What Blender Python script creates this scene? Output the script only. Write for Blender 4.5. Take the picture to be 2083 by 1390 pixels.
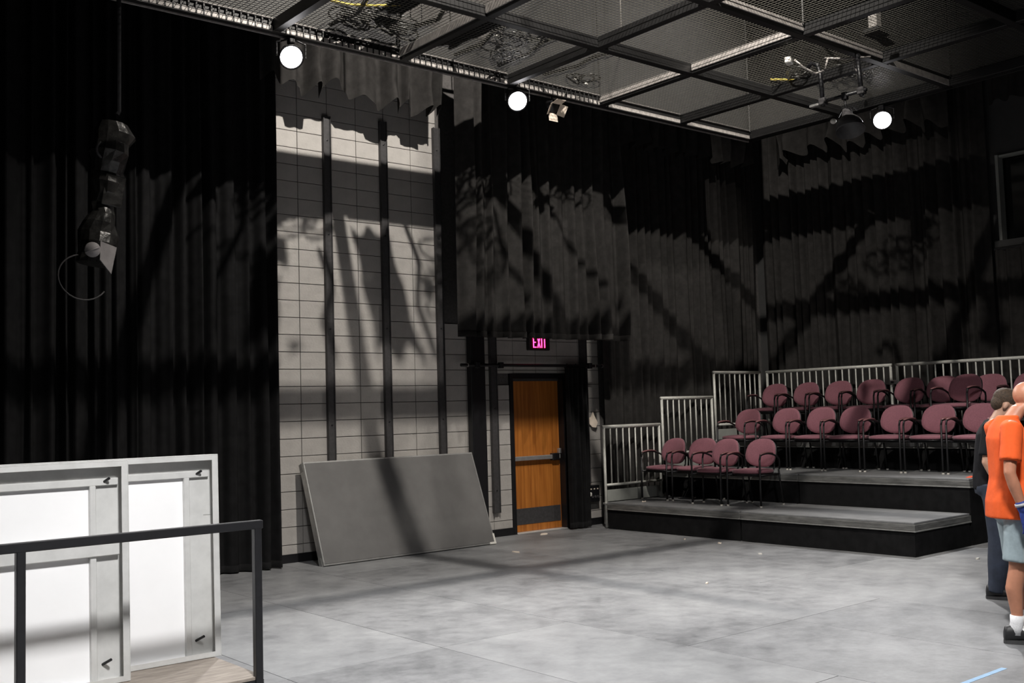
import bpy, bmesh, math, random
from mathutils import Vector, Matrix
for o in list(bpy.data.objects): bpy.data.objects.remove(o)
S = bpy.context.scene
C = S.collection
PI = math.pi

# ------------------------------------------------------------------ camera
FPX, YAW, PITCH, ROLL, CAMH = 2141.6, .692545, .066968, -.0292035, 1.66
cam = bpy.data.cameras.new('camera'); camo = bpy.data.objects.new('camera', cam); C.objects.link(camo)
fw = Vector((math.sin(YAW)*math.cos(PITCH), math.cos(YAW)*math.cos(PITCH), math.sin(PITCH)))
rg = Vector((math.cos(YAW), -math.sin(YAW), 0)); up = rg.cross(fw)
rt = math.cos(ROLL)*rg + math.sin(ROLL)*up; uu = -math.sin(ROLL)*rg + math.cos(ROLL)*up
camo.matrix_world = Matrix(((rt.x, uu.x, -fw.x, 0), (rt.y, uu.y, -fw.y, 0), (rt.z, uu.z, -fw.z, CAMH), (0, 0, 0, 1)))
cam.sensor_width = 36.0; cam.sensor_fit = 'HORIZONTAL'; cam.lens = FPX/2083*36.0
cam.clip_start = .05; cam.clip_end = 100
S.camera = camo

# ------------------------------------------------------------------ world, exposure
w = bpy.data.worlds.new('world'); S.world = w; w.use_nodes = True
w.node_tree.nodes['Background'].inputs[0].default_value = (.02, .02, .022, 1)
w.node_tree.nodes['Background'].inputs[1].default_value = .2
vs = S.view_settings
vs.view_transform = 'Standard'; vs.look = 'None'; vs.exposure = 0.8; vs.gamma = 1.0; vs.use_curve_mapping = False
# lamp powers (W); each light is placed by the builder of its lamp
POW_RING = (480, 600, 680)     # the three work lights in view, under the grid edge
POW_HIGH = (1900, 560)           # the high lamps above the wire grid
POW_FLOOD = (1450, 720)                # flood behind the camera, then an added unseen one for men and chairs
LAMP_COL = (1.0, .985, .97); HIGH_COL = (1.0, .94, .86)

# ------------------------------------------------------------------ materials
def mat(name, col, rough=.6, metal=0., noise=0., nscale=20., bump=0., bscale=60., col2=None, spec=.5, detail=4., sheen=0., emis=None, estr=0., stretch=None):
    m = bpy.data.materials.new(name); m.use_nodes = True
    nt = m.node_tree; N = nt.nodes; L = nt.links; b = N['Principled BSDF']
    b.inputs['Base Color'].default_value = (*col, 1); b.inputs['Roughness'].default_value = rough
    b.inputs['Metallic'].default_value = metal; b.inputs['Specular IOR Level'].default_value = spec
    if sheen: b.inputs['Sheen Weight'].default_value = sheen; b.inputs['Sheen Roughness'].default_value = .4
    if emis: b.inputs['Emission Color'].default_value = (*emis, 1); b.inputs['Emission Strength'].default_value = estr
    if noise or bump or col2:
        tc = N.new('ShaderNodeTexCoord'); src = tc.outputs['Object']
        if stretch:
            mp = N.new('ShaderNodeMapping'); mp.inputs['Scale'].default_value = stretch
            L.new(src, mp.inputs['Vector']); src = mp.outputs['Vector']
    if noise or col2:
        n = N.new('ShaderNodeTexNoise'); n.inputs['Scale'].default_value = nscale; n.inputs['Detail'].default_value = detail; n.inputs['Roughness'].default_value = .6
        L.new(src, n.inputs['Vector'])
        r = N.new('ShaderNodeValToRGB')
        c2 = col2 if col2 else tuple(max(0, c*(1-noise)) for c in col)
        c1 = col if col2 else tuple(min(1, c*(1+noise)) for c in col)
        r.color_ramp.elements[0].position = .33; r.color_ramp.elements[1].position = .67
        r.color_ramp.elements[0].color = (*c2, 1); r.color_ramp.elements[1].color = (*c1, 1)
        L.new(n.outputs['Fac'], r.inputs['Fac']); L.new(r.outputs['Color'], b.inputs['Base Color'])
    if bump:
        n2 = N.new('ShaderNodeTexNoise'); n2.inputs['Scale'].default_value = bscale; n2.inputs['Detail'].default_value = 5
        L.new(src, n2.inputs['Vector'])
        bp = N.new('ShaderNodeBump'); bp.inputs['Strength'].default_value = bump; bp.inputs['Distance'].default_value = .01
        L.new(n2.outputs['Fac'], bp.inputs['Height']); L.new(bp.outputs['Normal'], b.inputs['Normal'])
    return m

M = {}
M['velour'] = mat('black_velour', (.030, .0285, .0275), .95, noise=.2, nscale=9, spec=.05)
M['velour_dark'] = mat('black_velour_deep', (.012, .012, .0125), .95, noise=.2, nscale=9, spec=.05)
M['block'] = mat('painted_block', (.40, .38, .36), .75, noise=.08, nscale=5, bump=.35, bscale=45)
M['mortar'] = mat('dark_mortar', (.085, .08, .078), .9, noise=.2, nscale=30)
M['black_wall'] = mat('black_painted_wall', (.016, .016, .017), .8, noise=.2, nscale=4)
M['grey_wall'] = mat('dark_grey_wall', (.05, .05, .05), .8, noise=.1, nscale=6)
M['black_metal'] = mat('black_painted_steel', (.008, .008, .0095), .42, noise=.2, nscale=25)
M['strut'] = mat('dark_steel_channel', (.050, .048, .050), .5, noise=.2, nscale=25)
M['grid_steel'] = mat('grid_beam_steel', (.007, .0068, .007), .5, noise=.3, nscale=12)
M['grid_light'] = mat('grid_grey_and_lit_face', (.38, .355, .335), .5, metal=.2, noise=.25, nscale=18)  # grey of the angles, raised to stand in for lamp spill on beam faces
M['wire'] = mat('grid_wire', (.11, .105, .092), .45, metal=.3)
M['alu'] = mat('aluminium', (.55, .55, .54), .38, metal=.75, noise=.1, nscale=14)
M['alu_paint'] = mat('pale_grey_railing', (.60, .60, .56), .45, metal=.1, noise=.1, nscale=20)
M['kick'] = mat('grey_kick_board', (.30, .31, .29), .6, noise=.08, nscale=6)
M['white_board'] = mat('white_board', (.80, .80, .81), .55, noise=.02, nscale=2.5)
M['pale_frame'] = mat('pale_aluminium_frame', (.62, .62, .61), .45, metal=.35, noise=.07, nscale=9)
M['deck'] = mat('dark_deck_top', (.17, .172, .176), .55, noise=.15, nscale=5, bump=.1)
M['panel_grey'] = mat('grey_deck_face', (.135, .132, .130), .6, noise=.10, nscale=3.5, bump=.05, bscale=200)
M['fascia'] = mat('platform_fascia', (.16, .16, .155), .45, metal=.35, noise=.35, nscale=4, stretch=(1, 1, 6))
M['lip'] = mat('platform_lip', (.34, .34, .33), .4, metal=.5, noise=.2, nscale=9)
M['fabric'] = mat('mauve_upholstery', (.25, .098, .125), .85, noise=.12, nscale=60, sheen=.25)
M['armpad'] = mat('mauve_arm_pad', (.22, .10, .105), .28, noise=.05, nscale=20)
M['glide'] = mat('pale_glide', (.5, .48, .44), .4)
M['lens'] = mat('lamp_lens', (1, 1, 1), .3, emis=(1, .97, .99), estr=9.)
M['white_part'] = mat('white_plastic', (.75, .73, .68), .4, noise=.05)
M['paper'] = mat('cream_paper', (.72, .62, .52), .8, noise=.1, nscale=12)
M['tape_blue'] = mat('blue_tape', (.25, .42, .62), .6, noise=.1)
M['yellow'] = mat('yellow_rope', (.55, .42, .06), .7, noise=.2, nscale=40)
M['red_strap'] = mat('orange_strap', (.75, .09, .03), .6, noise=.1)
M['cable'] = mat('black_cable', (.012, .012, .012), .35)
M['ply'] = mat('worn_plywood', (.27, .235, .20), .7, col2=(.15, .125, .105), nscale=6, stretch=(1, 7, 1))
M['exit_box'] = mat('exit_sign_housing', (.02, .018, .018), .5)
M['exit_red'] = mat('exit_red_letters', (.8, .02, .06), .5, emis=(1., .03, .14), estr=4.5)
M['skin_a'] = mat('skin_tanned', (.52, .23, .14), .5, noise=.08, nscale=15)
M['skin_b'] = mat('skin_light', (.50, .29, .20), .5, noise=.08, nscale=15)
M['orange'] = mat('orange_cotton', (.86, .115, .016), .85, noise=.06, nscale=14, bump=.7, bscale=7)
M['denim_pale'] = mat('pale_denim', (.30, .37, .40), .85, noise=.14, nscale=12, bump=.2, bscale=14)
M['denim_dark'] = mat('dark_denim', (.022, .03, .05), .85, noise=.2, nscale=14, bump=.2, bscale=14)
M['black_cotton'] = mat('black_cotton', (.010, .010, .012), .9, noise=.2, nscale=14, bump=.6, bscale=7, spec=.2)
M['sock'] = mat('white_sock', (.82, .82, .84), .9, noise=.03, nscale=30, bump=.3, bscale=120)
M['shoe'] = mat('black_shoe', (.016, .016, .018), .5, noise=.2)
M['sole'] = mat('dark_sole', (.05, .05, .052), .7, noise=.2)
M['glove'] = mat('blue_glove', (.025, .05, .26), .7, noise=.15, nscale=40)
M['glove_grey'] = mat('glove_cuff', (.5, .5, .52), .7)
M['hair'] = mat('brown_hair', (.055, .033, .018), .7, noise=.4, nscale=60, bump=.6, bscale=120)
M['eye'] = mat('eye_white', (.75, .73, .7), .25)
M['iris'] = mat('eye_iris', (.05, .035, .02), .2)
M['lip_skin'] = mat('lips', (.40, .15, .12), .5)
M['foil'] = mat('dull_wrap', (.035, .034, .032), .3, metal=.3, noise=.6, nscale=10, bump=.8, bscale=14)
M['pale_wrap'] = mat('pale_gel_frame', (.32, .30, .30), .5, noise=.15, nscale=10)

def floor_material():
    m = mat('floor_paint', (.2, .2, .21), .5)
    nt = m.node_tree; N = nt.nodes; L = nt.links; b = N['Principled BSDF']
    tc = N.new('ShaderNodeTexCoord'); src = tc.outputs['Object']
    oi = N.new('ShaderNodeObjectInfo')
    def noise(scale, detail, rough=.6):
        n = N.new('ShaderNodeTexNoise'); n.inputs['Scale'].default_value = scale; n.inputs['Detail'].default_value = detail; n.inputs['Roughness'].default_value = rough
        L.new(geo.outputs['Position'], n.inputs['Vector']); return n.outputs['Fac']
    geo = N.new('ShaderNodeNewGeometry')
    def mathn(op, a, bb):
        n = N.new('ShaderNodeMath'); n.operation = op
        for i, v in enumerate((a, bb)):
            if isinstance(v, (int, float)): n.inputs[i].default_value = v
            else: L.new(v, n.inputs[i])
        return n.outputs[0]
    a = noise(1.1, 6, .65); c = noise(4.5, 7, .7); d = noise(22, 4, .7)
    s = mathn('ADD', mathn('MULTIPLY', a, .55), mathn('ADD', mathn('MULTIPLY', c, .45), mathn('MULTIPLY', d, .18)))
    s = mathn('ADD', s, mathn('MULTIPLY', mathn('SUBTRACT', oi.outputs['Random'], .5), .10))
    r = N.new('ShaderNodeValToRGB'); e = r.color_ramp.elements
    e[0].position = .41; e[0].color = (.10, .103, .108, 1)
    e[1].position = .80; e[1].color = (.305, .31, .315, 1)
    x = e.new(.58); x.color = (.205, .208, .215, 1)
    L.new(s, r.inputs['Fac']); L.new(r.outputs['Color'], b.inputs['Base Color'])
    rr = mathn('ADD', mathn('MULTIPLY', c, .25), .36); L.new(rr, b.inputs['Roughness'])
    b.inputs['Specular IOR Level'].default_value = .45
    return m
M['floor'] = floor_material()

def wood_material():
    m = mat('door_wood', (.42, .15, .03), .4)
    nt = m.node_tree; N = nt.nodes; L = nt.links; b = N['Principled BSDF']
    tc = N.new('ShaderNodeTexCoord'); mp = N.new('ShaderNodeMapping'); mp.inputs['Scale'].default_value = (14, 14, .8)
    L.new(tc.outputs['Object'], mp.inputs['Vector'])
    n = N.new('ShaderNodeTexNoise'); n.inputs['Scale'].default_value = 1.6; n.inputs['Detail'].default_value = 6; n.inputs['Distortion'].default_value = .4
    L.new(mp.outputs['Vector'], n.inputs['Vector'])
    r = N.new('ShaderNodeValToRGB'); e = r.color_ramp.elements
    e[0].position = .3; e[0].color = (.30, .090, .014, 1); e[1].position = .7; e[1].color = (.52, .19, .035, 1)
    L.new(n.outputs['Fac'], r.inputs['Fac']); L.new(r.outputs['Color'], b.inputs['Base Color'])
    return m
M['wood'] = wood_material()

def glass_material():
    m = bpy.data.materials.new('dark_glass'); m.use_nodes = True
    b = m.node_tree.nodes['Principled BSDF']
    b.inputs['Base Color'].default_value = (.02, .022, .022, 1); b.inputs['Roughness'].default_value = .08
    b.inputs['Transmission Weight'].default_value = .6
    return m
M['glass'] = glass_material()

# ------------------------------------------------------------------ mesh helpers
class MB:
    def __init__(s): s.v = []; s.f = []
    def add(s, vs, fs):
        k = len(s.v); s.v += [tuple(v) for v in vs]; s.f += [tuple(i+k for i in f) for f in fs]; return s
    def box(s, x0, x1, y0, y1, z0, z1, m=None):
        vs = [Vector((x, y, z)) for z in (z0, z1) for y in (y0, y1) for x in (x0, x1)]
        if m is not None: vs = [m @ v for v in vs]
        return s.add(vs, [(0, 2, 3, 1), (4, 5, 7, 6), (0, 1, 5, 4), (2, 6, 7, 3), (0, 4, 6, 2), (1, 3, 7, 5)])
    def cbox(s, x0, x1, y0, y1, z0, z1, b=.004, m=None):      # chamfered box
        bm = bmesh.new(); bmesh.ops.create_cube(bm, size=1)
        for v in bm.verts: v.co = Vector(((x0+x1)/2+v.co.x*(x1-x0), (y0+y1)/2+v.co.y*(y1-y0), (z0+z1)/2+v.co.z*(z1-z0)))
        bmesh.ops.bevel(bm, geom=list(bm.edges), offset=b, segments=1, affect='EDGES')
        vs = [m @ v.co if m is not None else v.co.copy() for v in bm.verts]
        bm.verts.index_update()
        s.add(vs, [[v.index for v in f.verts] for f in bm.faces]); bm.free(); return s
    def tube(s, path, r, seg=8, closed=False, cap=True):
        P = [Vector(p) for p in path]; n = len(P); rs = r if isinstance(r, (list, tuple)) else [r]*n
        T = []
        for i in range(n):
            if closed: t = P[(i+1) % n]-P[i-1]
            else: t = P[min(i+1, n-1)]-P[max(i-1, 0)]
            T.append(t.normalized())
        ref = Vector((0, 0, 1)) if abs(T[0].z) < .9 else Vector((1, 0, 0))
        nr = (ref-T[0]*ref.dot(T[0])).normalized(); vs = []
        for i in range(n):
            nr = (nr-T[i]*nr.dot(T[i])).normalized(); bn = T[i].cross(nr)
            for k in range(seg):
                a = 2*PI*k/seg; vs.append(P[i]+(nr*math.cos(a)+bn*math.sin(a))*rs[i])
        fs = []
        for i in range(n if closed else n-1):
            j = (i+1) % n
            for k in range(seg): fs.append((i*seg+k, i*seg+(k+1) % seg, j*seg+(k+1) % seg, j*seg+k))
        if cap and not closed: fs += [tuple(range(seg))[::-1], tuple((n-1)*seg+k for k in range(seg))]
        return s.add(vs, fs)
    def lathe(s, prof, m=None, seg=20):                      # profile of (r, z) about local z
        vs = []; fs = []; n = len(prof)
        for r, z in prof:
            for k in range(seg):
                a = 2*PI*k/seg; v = Vector((r*math.cos(a), r*math.sin(a), z)); vs.append(m @ v if m is not None else v)
        for i in range(n-1):
            for k in range(seg): fs.append((i*seg+k, i*seg+(k+1) % seg, (i+1)*seg+(k+1) % seg, (i+1)*seg+k))
        fs += [tuple(range(seg))[::-1], tuple((n-1)*seg+k for k in range(seg))]
        return s.add(vs, fs)
    def loft(s, secs, seg=14):                               # secs: (centre, rx, ry, ux, uy) rings, capped
        vs = []; fs = []
        for c, rx, ry, ux, uy in secs:
            for k in range(seg):
                a = 2*PI*k/seg; vs.append(Vector(c)+Vector(ux)*rx*math.cos(a)+Vector(uy)*ry*math.sin(a))
        for i in range(len(secs)-1):
            for k in range(seg): fs.append((i*seg+k, i*seg+(k+1) % seg, (i+1)*seg+(k+1) % seg, (i+1)*seg+k))
        n = len(secs); fs += [tuple(range(seg))[::-1], tuple((n-1)*seg+k for k in range(seg))]
        return s.add(vs, fs)
    def ell(s, c, r, m=None, seg=16, rings=10):
        prof = []
        vs = []; fs = []
        c = Vector(c); mm = m or Matrix.Identity(3)
        vs.append(c+mm @ Vector((0, 0, -r[2])))
        for i in range(1, rings):
            t = -PI/2+PI*i/rings
            for k in range(seg):
                a = 2*PI*k/seg; vs.append(c+mm @ Vector((r[0]*math.cos(t)*math.cos(a), r[1]*math.cos(t)*math.sin(a), r[2]*math.sin(t))))
        vs.append(c+mm @ Vector((0, 0, r[2])))
        for k in range(seg): fs.append((0, 1+(k+1) % seg, 1+k))
        for i in range(rings-2):
            for k in range(seg):
                a = 1+i*seg; fs.append((a+k, a+(k+1) % seg, a+seg+(k+1) % seg, a+seg+k))
        a = 1+(rings-2)*seg; t = len(vs)-1
        for k in range(seg): fs.append((a+k, a+(k+1) % seg, t))
        return s.add(vs, fs)
    def mesh(s, name, smooth=False):
        me = bpy.data.meshes.new(name); me.from_pydata(s.v, [], s.f); me.validate(); me.update()
        if smooth: me.polygons.foreach_set('use_smooth', [True]*len(me.polygons))
        return me
    def build(s, name, m, parent=None, smooth=False, kind=None):
        return link(name, s.mesh(name, smooth), m, parent, kind)

def link(name, me, m, parent=None, kind=None):
    if m is not None and not me.materials: me.materials.append(M[m] if isinstance(m, str) else m)
    o = bpy.data.objects.new(name, me); C.objects.link(o)
    if parent is not None: o.parent = parent
    if kind: o['kind'] = kind
    return o
def tag(o, label, cat, group=None):
    o['label'] = label; o['category'] = cat
    if group: o['group'] = group
    return o
def thing(name, label, cat, loc=(0, 0, 0), rz=0., group=None):
    o = bpy.data.objects.new(name, None); C.objects.link(o); o.empty_display_size = .1
    o.location = loc; o.rotation_euler = (0, 0, rz); tag(o, label, cat, group); return o
def dup(root, loc, rz, label, group=None):
    r = root.copy(); C.objects.link(r); r.location = loc; r.rotation_euler = (0, 0, rz); r['label'] = label
    if group: r['group'] = group
    for ch in list(root.children):
        c = ch.copy(); C.objects.link(c); c.parent = r
        for g in list(ch.children):
            d = g.copy(); C.objects.link(d); d.parent = c
    return r
def struct(o): o['kind'] = 'structure'; return o
def rotto(d):                                               # rotation taking local z to d
    return Vector((0, 0, 1)).rotation_difference(Vector(d).normalized()).to_matrix()
def frame(p, d):
    return Matrix.Translation(Vector(p)) @ rotto(d).to_4x4()
def spot(name, loc, target, power, angle, blend, radius, col=LAMP_COL, parent=None):
    l = bpy.data.lights.new(name, 'SPOT'); l.energy = power; l.spot_size = math.radians(angle); l.spot_blend = blend
    l.shadow_soft_size = radius; l.color = col
    o = bpy.data.objects.new(name, l); C.objects.link(o); o.location = loc
    d = Vector(target)-Vector(loc); o.rotation_euler = d.to_track_quat('-Z', 'Y').to_euler()
    if parent is not None: o.parent = parent
    return o

# ------------------------------------------------------------------ room shell
WY = 11.135; WX = 14.78; LX = -3.2; FY = -3.2; CZ = 9.6
fl = struct(MB().box(LX, WX+.2, FY, WY+.45, -.12, -.006).build('floor', 'black_wall'))
random.seed(4)
sheets = {}
cols = [-.44+1.22*i for i in range(13)]
for i, x in enumerate(cols):
    x1 = min(x+1.22, WX)
    off = 6.24 if (i % 4) in (3, 0) else 5.0                 # cross joints shift every second pair of columns
    y = off-2.44*3
    if i == 5 or i == 6: pass
    while y < WY:
        a = max(y, 1.2); b = min(y+2.44, WY)
        if b-a > .05 and not (x1 < 1.5 and b > 9.5 and False):
            key = (round(x1-x, 2), round(b-a, 2))
            if key not in sheets:
                sheets[key] = MB().cbox(.0025, key[0]-.0025, .0025, key[1]-.0025, -.006, 0, .0015).mesh('floor_sheet')
            o = link('floor_sheet', sheets[key], 'floor', fl); o.location = (x, a, 0)
        y += 2.44
struct(MB().box(LX, WX+.2, FY, WY+.45, CZ, CZ+.15).build('ceiling', 'black_wall'))
struct(MB().box(LX-.15, LX, FY, WY+.45, 0, CZ).build('wall_left', 'black_wall'))
struct(MB().box(LX, WX+.2, FY-.15, FY, 0, CZ).build('wall_front', 'black_wall'))
# right wall with the control booth opening
BY0, BY1, BZ0, BZ1 = 4.3, 6.90, 3.86, 5.08
wr = MB().box(WX, WX+.2, FY, BY0, 0, CZ).box(WX, WX+.2, BY1, WY+.45, 0, CZ).box(WX, WX+.2, BY0, BY1, 0, BZ0).box(WX, WX+.2, BY0, BY1, BZ1, CZ)
struct(wr.build('wall_right', 'grey_wall'))
# back wall, door opening
DX0, DX1, DZ = 9.21, 10.125, 2.13
FX0, FX1, FZ = DX0-.055, DX1+.055, DZ+.055
bw = MB().box(LX, FX0, WY+.01, WY+.3, 0, CZ).box(FX1, WX+.2, WY+.01, WY+.3, 0, CZ).box(FX0, FX1, WY+.01, WY+.3, FZ, CZ)
bw.box(FX0, FX1, WY+.3, WY+.45, 0, FZ)
wb = struct(bw.build('wall_back', 'mortar'))
BX0, BW, BH = 5.984, .4064, .2032
blk = {}
def block(x0, x1, z0, z1):
    key = (round(x1-x0, 3), round(z1-z0, 3))
    if key not in blk: blk[key] = MB().cbox(.0035, key[0]-.0035, -.012, .014, .0035, key[1]-.0035, .003).mesh('block')
    o = link('block', blk[key], 'block', wb); o.location = (x0, WY, z0); return o
for i in range(-1, 12):
    for j in range(0, 32):
        x0 = BX0+i*BW; x1 = x0+BW; z0 = j*BH; z1 = z0+BH
        if x0 > 8.0 and z0 > 2.75: continue
        if i == -2 and False: continue
        if x1 > FX0 and x0 < FX1 and z0 < FZ:
            if z1 > FZ+.03: z0 = FZ+.002
            else:
                if x0 < FX0-.03: block(x0, FX0-.002, z0, z1)
                if x1 > FX1+.03: block(FX1+.002, x1, z0, z1)
                continue
        block(x0, x1, z0, z1)
struct(MB().cbox(5.2, FX0, WY-.03, WY-.012, 0, .10, .003).build('baseboard_back', 'black_metal'))
struct(MB().cbox(FX1, 10.86, WY-.03, WY-.012, 0, .10, .003).build('baseboard_back', 'black_metal'))

# door
dr = thing('door_1', 'orange wooden exit door with steel push bar in the back wall', 'door'); dr['kind'] = 'structure'
fr = MB().box(FX0, DX0, WY-.03, WY+.14, 0, FZ).box(DX1, FX1, WY-.03, WY+.14, 0, FZ).box(DX0, DX1, WY-.03, WY+.14, DZ, FZ)
fr.build('door_frame', 'black_metal', dr)
MB().cbox(DX0+.004, DX1-.004, WY+.075, WY+.12, .012, DZ-.004, .002).build('leaf', 'wood', dr)
MB().cbox(DX0+.004, DX1-.004, WY+.06, WY+.076, DZ-.045, DZ-.006, .002).build('top_strip', 'strut', dr)
MB().cbox(DX0+.02, DX1-.02, WY+.070, WY+.0755, .11, .33, .001).build('kick_plate', 'strut', dr)
pb = MB().cbox(DX0+.03, DX1-.19, WY+.015, WY+.062, .985, 1.045, .006).build('push_bar', 'alu', dr)
MB().cbox(DX1-.19, DX1-.06, WY+.01, WY+.076, .965, 1.065, .006).build('latch_box', 'black_metal', pb)
MB().cbox(DX1-.075, DX1-.035, WY+.0, WY+.05, 1.06, 1.13, .005).tube([(DX1-.055, WY+.02, 1.05), (DX1-.055, WY+.02, .99)], .012).build('lever', 'alu', pb)
MB().cbox(DX0, DX1, WY-.05, WY+.12, 0, .011, .003).build('threshold', 'pale_frame', dr)

# wall channels, chase, rod
def channel(x, z0, z1, w_, label, name='wall_channel', dep=.045, m='strut'):
    t = thing(name, label, 'channel', (x, WY-.012, 0), 0, 'steel channels on the block wall')
    b = MB().cbox(-w_/2, w_/2, -dep, 0, z0, z1, .004).build('channel_web', m, t)
    f = MB().box(-w_/2, -w_/2+.012, -dep-.012, -dep+.001, z0, z1).box(w_/2-.012, w_/2, -dep-.012, -dep+.001, z0, z1); f.build('flange', m, t)
    bo = MB()
    for k in range(5):
        z = z0+.3+(z1-z0-.6)*k/4
        bo.lathe([(.011, 0), (.011, .008), (.006, .010)], Matrix.Translation((0, -dep, z)) @ Matrix.Rotation(PI/2, 4, 'X'), 8)
    bo.build('bolt', 'black_metal', t)
    return t
channel(6.365, .12, 5.32, .10, 'tall dark steel channel on the block wall nearest the left curtain')
channel(7.175, .12, 5.38, .10, 'middle of three tall dark steel channels on the pale block wall')
channel(8.00, .12, 5.42, .10, 'tall dark steel channel on the block wall nearest the exit door curtain')
channel(8.855, .32, 5.3, .11, 'dark steel channel just left of the door frame, beside the black duct')
channel(10.53, .60, 5.3, .12, 'dark steel channel right of the door, behind the gathered door curtain')
t = thing('cable_duct', 'wide black cable duct up the wall between panel and door', 'duct', (8.545, WY-.02, 0))
MB().cbox(-.12, .12, -.10, 0, .12, 5.6, .008).build('duct_body', 'black_metal', t)
MB().cbox(-.10, .10, -.106, -.099, .14, 5.58, .004).build('duct_cover', 'black_metal', t)
t = thing('curtain_rod', 'black pipe rod mounted above the door', 'rod')
MB().tube([(8.20, WY-.20, 2.29), (10.86, WY-.20, 2.29)], .021, 10).build('pipe', 'black_metal', t)
for x in (8.46, 8.86, 10.5):
    MB().box(x-.02, x+.02, WY-.2, WY-.05, 2.272, 2.308).cbox(x-.03, x+.03, WY-.24, WY-.17, 2.25, 2.33, .006).build('bracket', 'black_metal', t)
for x in (8.30, 10.60, 10.75): MB().tube([(x, WY-.2, 2.29), (x+.012, WY-.2, 2.29)], .027, 10).build('collar', 'grid_light', t)

# exit sign
t = thing('exit_sign', 'black exit sign with glowing red letters above the door', 'sign', (9.67, WY-.012, 2.51))
MB().cbox(-.19, .19, -.075, 0, 0, .235, .008).build('housing', 'exit_box', t)
def letter(ch, x, y):
    a = .014; h = .15; w_ = .058; mb = MB(); Y0, Y1 = -.081, -.073
    bx = lambda x0, x1, z0, z1: mb.box(x+x0, x+x1, Y0, Y1, y+z0, y+z1)
    if ch == 'E': bx(0, a, 0, h); bx(a, w_, 0, a); bx(a, w_*.8, h/2-a/2, h/2+a/2); bx(a, w_, h-a, h)
    if ch == 'I': bx(0, a, 0, h)
    if ch == 'T': bx(w_/2-a/2, w_/2+a/2, 0, h-a); bx(0, w_, h-a, h)
    if ch == 'X':
        for s in (1, -1):
            mm = Matrix.Translation((x+w_/2, 0, y+h/2)) @ Matrix.Rotation(s*math.atan2(w_-a, h), 4, 'Y')
            mb.box(-a/2, a/2, Y0, Y1, -h/2*1.04, h/2*1.04, mm)
    return mb
xx = -.125
for ch, adv in (('E', .075), ('X', .075), ('I', .032), ('T', .07)):
    o = letter(ch, xx, .035).build('letter', 'exit_red', t); xx += adv
# outlet box, paper on wall
t = thing('connector_box', 'black connector box with pale sockets low on the wall beside the platforms', 'box', (10.58, WY-.012, .34))
MB().cbox(-.14, .14, -.09, 0, 0, .235, .006).build('housing', 'black_metal', t)
for k in range(4): MB().box(-.11+.065*k, -.085+.065*k, -.094, -.088, .175, .192).build('label_strip', 'paper', t)
for k, x in enumerate((-.055,)):
    MB().lathe([(.03, 0), (.03, .012), (.018, .016)], Matrix.Translation((x, -.09, .11)) @ Matrix.Rotation(PI/2, 4, 'X'), 12).build('socket', 'white_part', t)
for x in (-.01, .05, .1):
    MB().lathe([(.02, 0), (.02, .01), (.012, .012)], Matrix.Translation((x, -.09, .07)) @ Matrix.Rotation(PI/2, 4, 'X'), 12).build('socket', 'strut', t)
pm = MB(); pv = []
for (x, z, d) in ((-.10, .06, .006), (-.02, .085, .03), (.01, .16, .045), (.05, .08, .05), (.09, .0, .06), (.06, -.07, .05), (.0, -.06, .035), (-.04, -.01, .02), (-.09, -.02, .008)):
    pv.append((x, d, z))
vsA = [(x, -d, z) for x, d, z in pv]; vsB = [(x, -d+.004, z) for x, d, z in pv]; n = len(pv)
pm.add(vsA+vsB, [tuple(range(n)), tuple(range(2*n-1, n-1, -1))]+[(i, i+n, (i+1) % n+n, (i+1) % n) for i in range(n)])
o = pm.build('paper_scrap', 'paper'); o.location = (10.66, WY-.02, 1.47)
tag(o, 'torn cream paper taped to the wall right of the door', 'paper')

# booth window
t = thing('window_1', 'dark control booth window high on the right wall', 'window'); t['kind'] = 'structure'
MB().box(WX-.10, WX+.05, BY1-.04, BY1, BZ0, BZ1).box(WX-.06, WX+.05, BY0, BY0+.04, BZ0, BZ1).box(WX-.06, WX+.05, BY0, BY1, BZ1-.03, BZ1).build('window_frame', 'kick', t)
MB().cbox(WX-.16, WX+.05, BY0-.05, BY1+.05, BZ0-.10, BZ0, .006).build('window_sill', 'grey_wall', t)
MB().box(WX+.09, WX+.10, BY0, BY1, BZ0, BZ1).build('pane', 'glass', t)
MB().box(WX+.2, WX+1.6, BY0-.2, BY1+.2, BZ0-.3, BZ0-.2).box(WX+1.6, WX+1.7, BY0-.2, BY1+.2, BZ0-.3, BZ1+.2).box(WX+.2, WX+1.6, BY1+.2, BY1+.3, BZ0-.3, BZ1+.2).box(WX+.2, WX+1.6, BY0-.3, BY0-.2, BZ0-.3, BZ1+.2).box(WX+.2, WX+1.6, BY0-.2, BY1+.2, BZ1+.2, BZ1+.3).build('booth_shell', 'grey_wall', t)
t = thing('booth_monitor', 'grey monitor inside the booth window', 'monitor', (WX+.75, 6.55, BZ0+.55))
MB().cbox(-.03, .03, -.26, .26, 0, .34, .01).build('casing', 'kick', t)
MB().box(-.033, -.029, -.23, .23, .03, .31).build('screen', 'grey_wall', t)
MB().cbox(-.08, .08, -.12, .12, -.75, -.72, .006).tube([(0, 0, -.72), (0, 0, .02)], .02).build('stand', 'black_metal', t)

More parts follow.
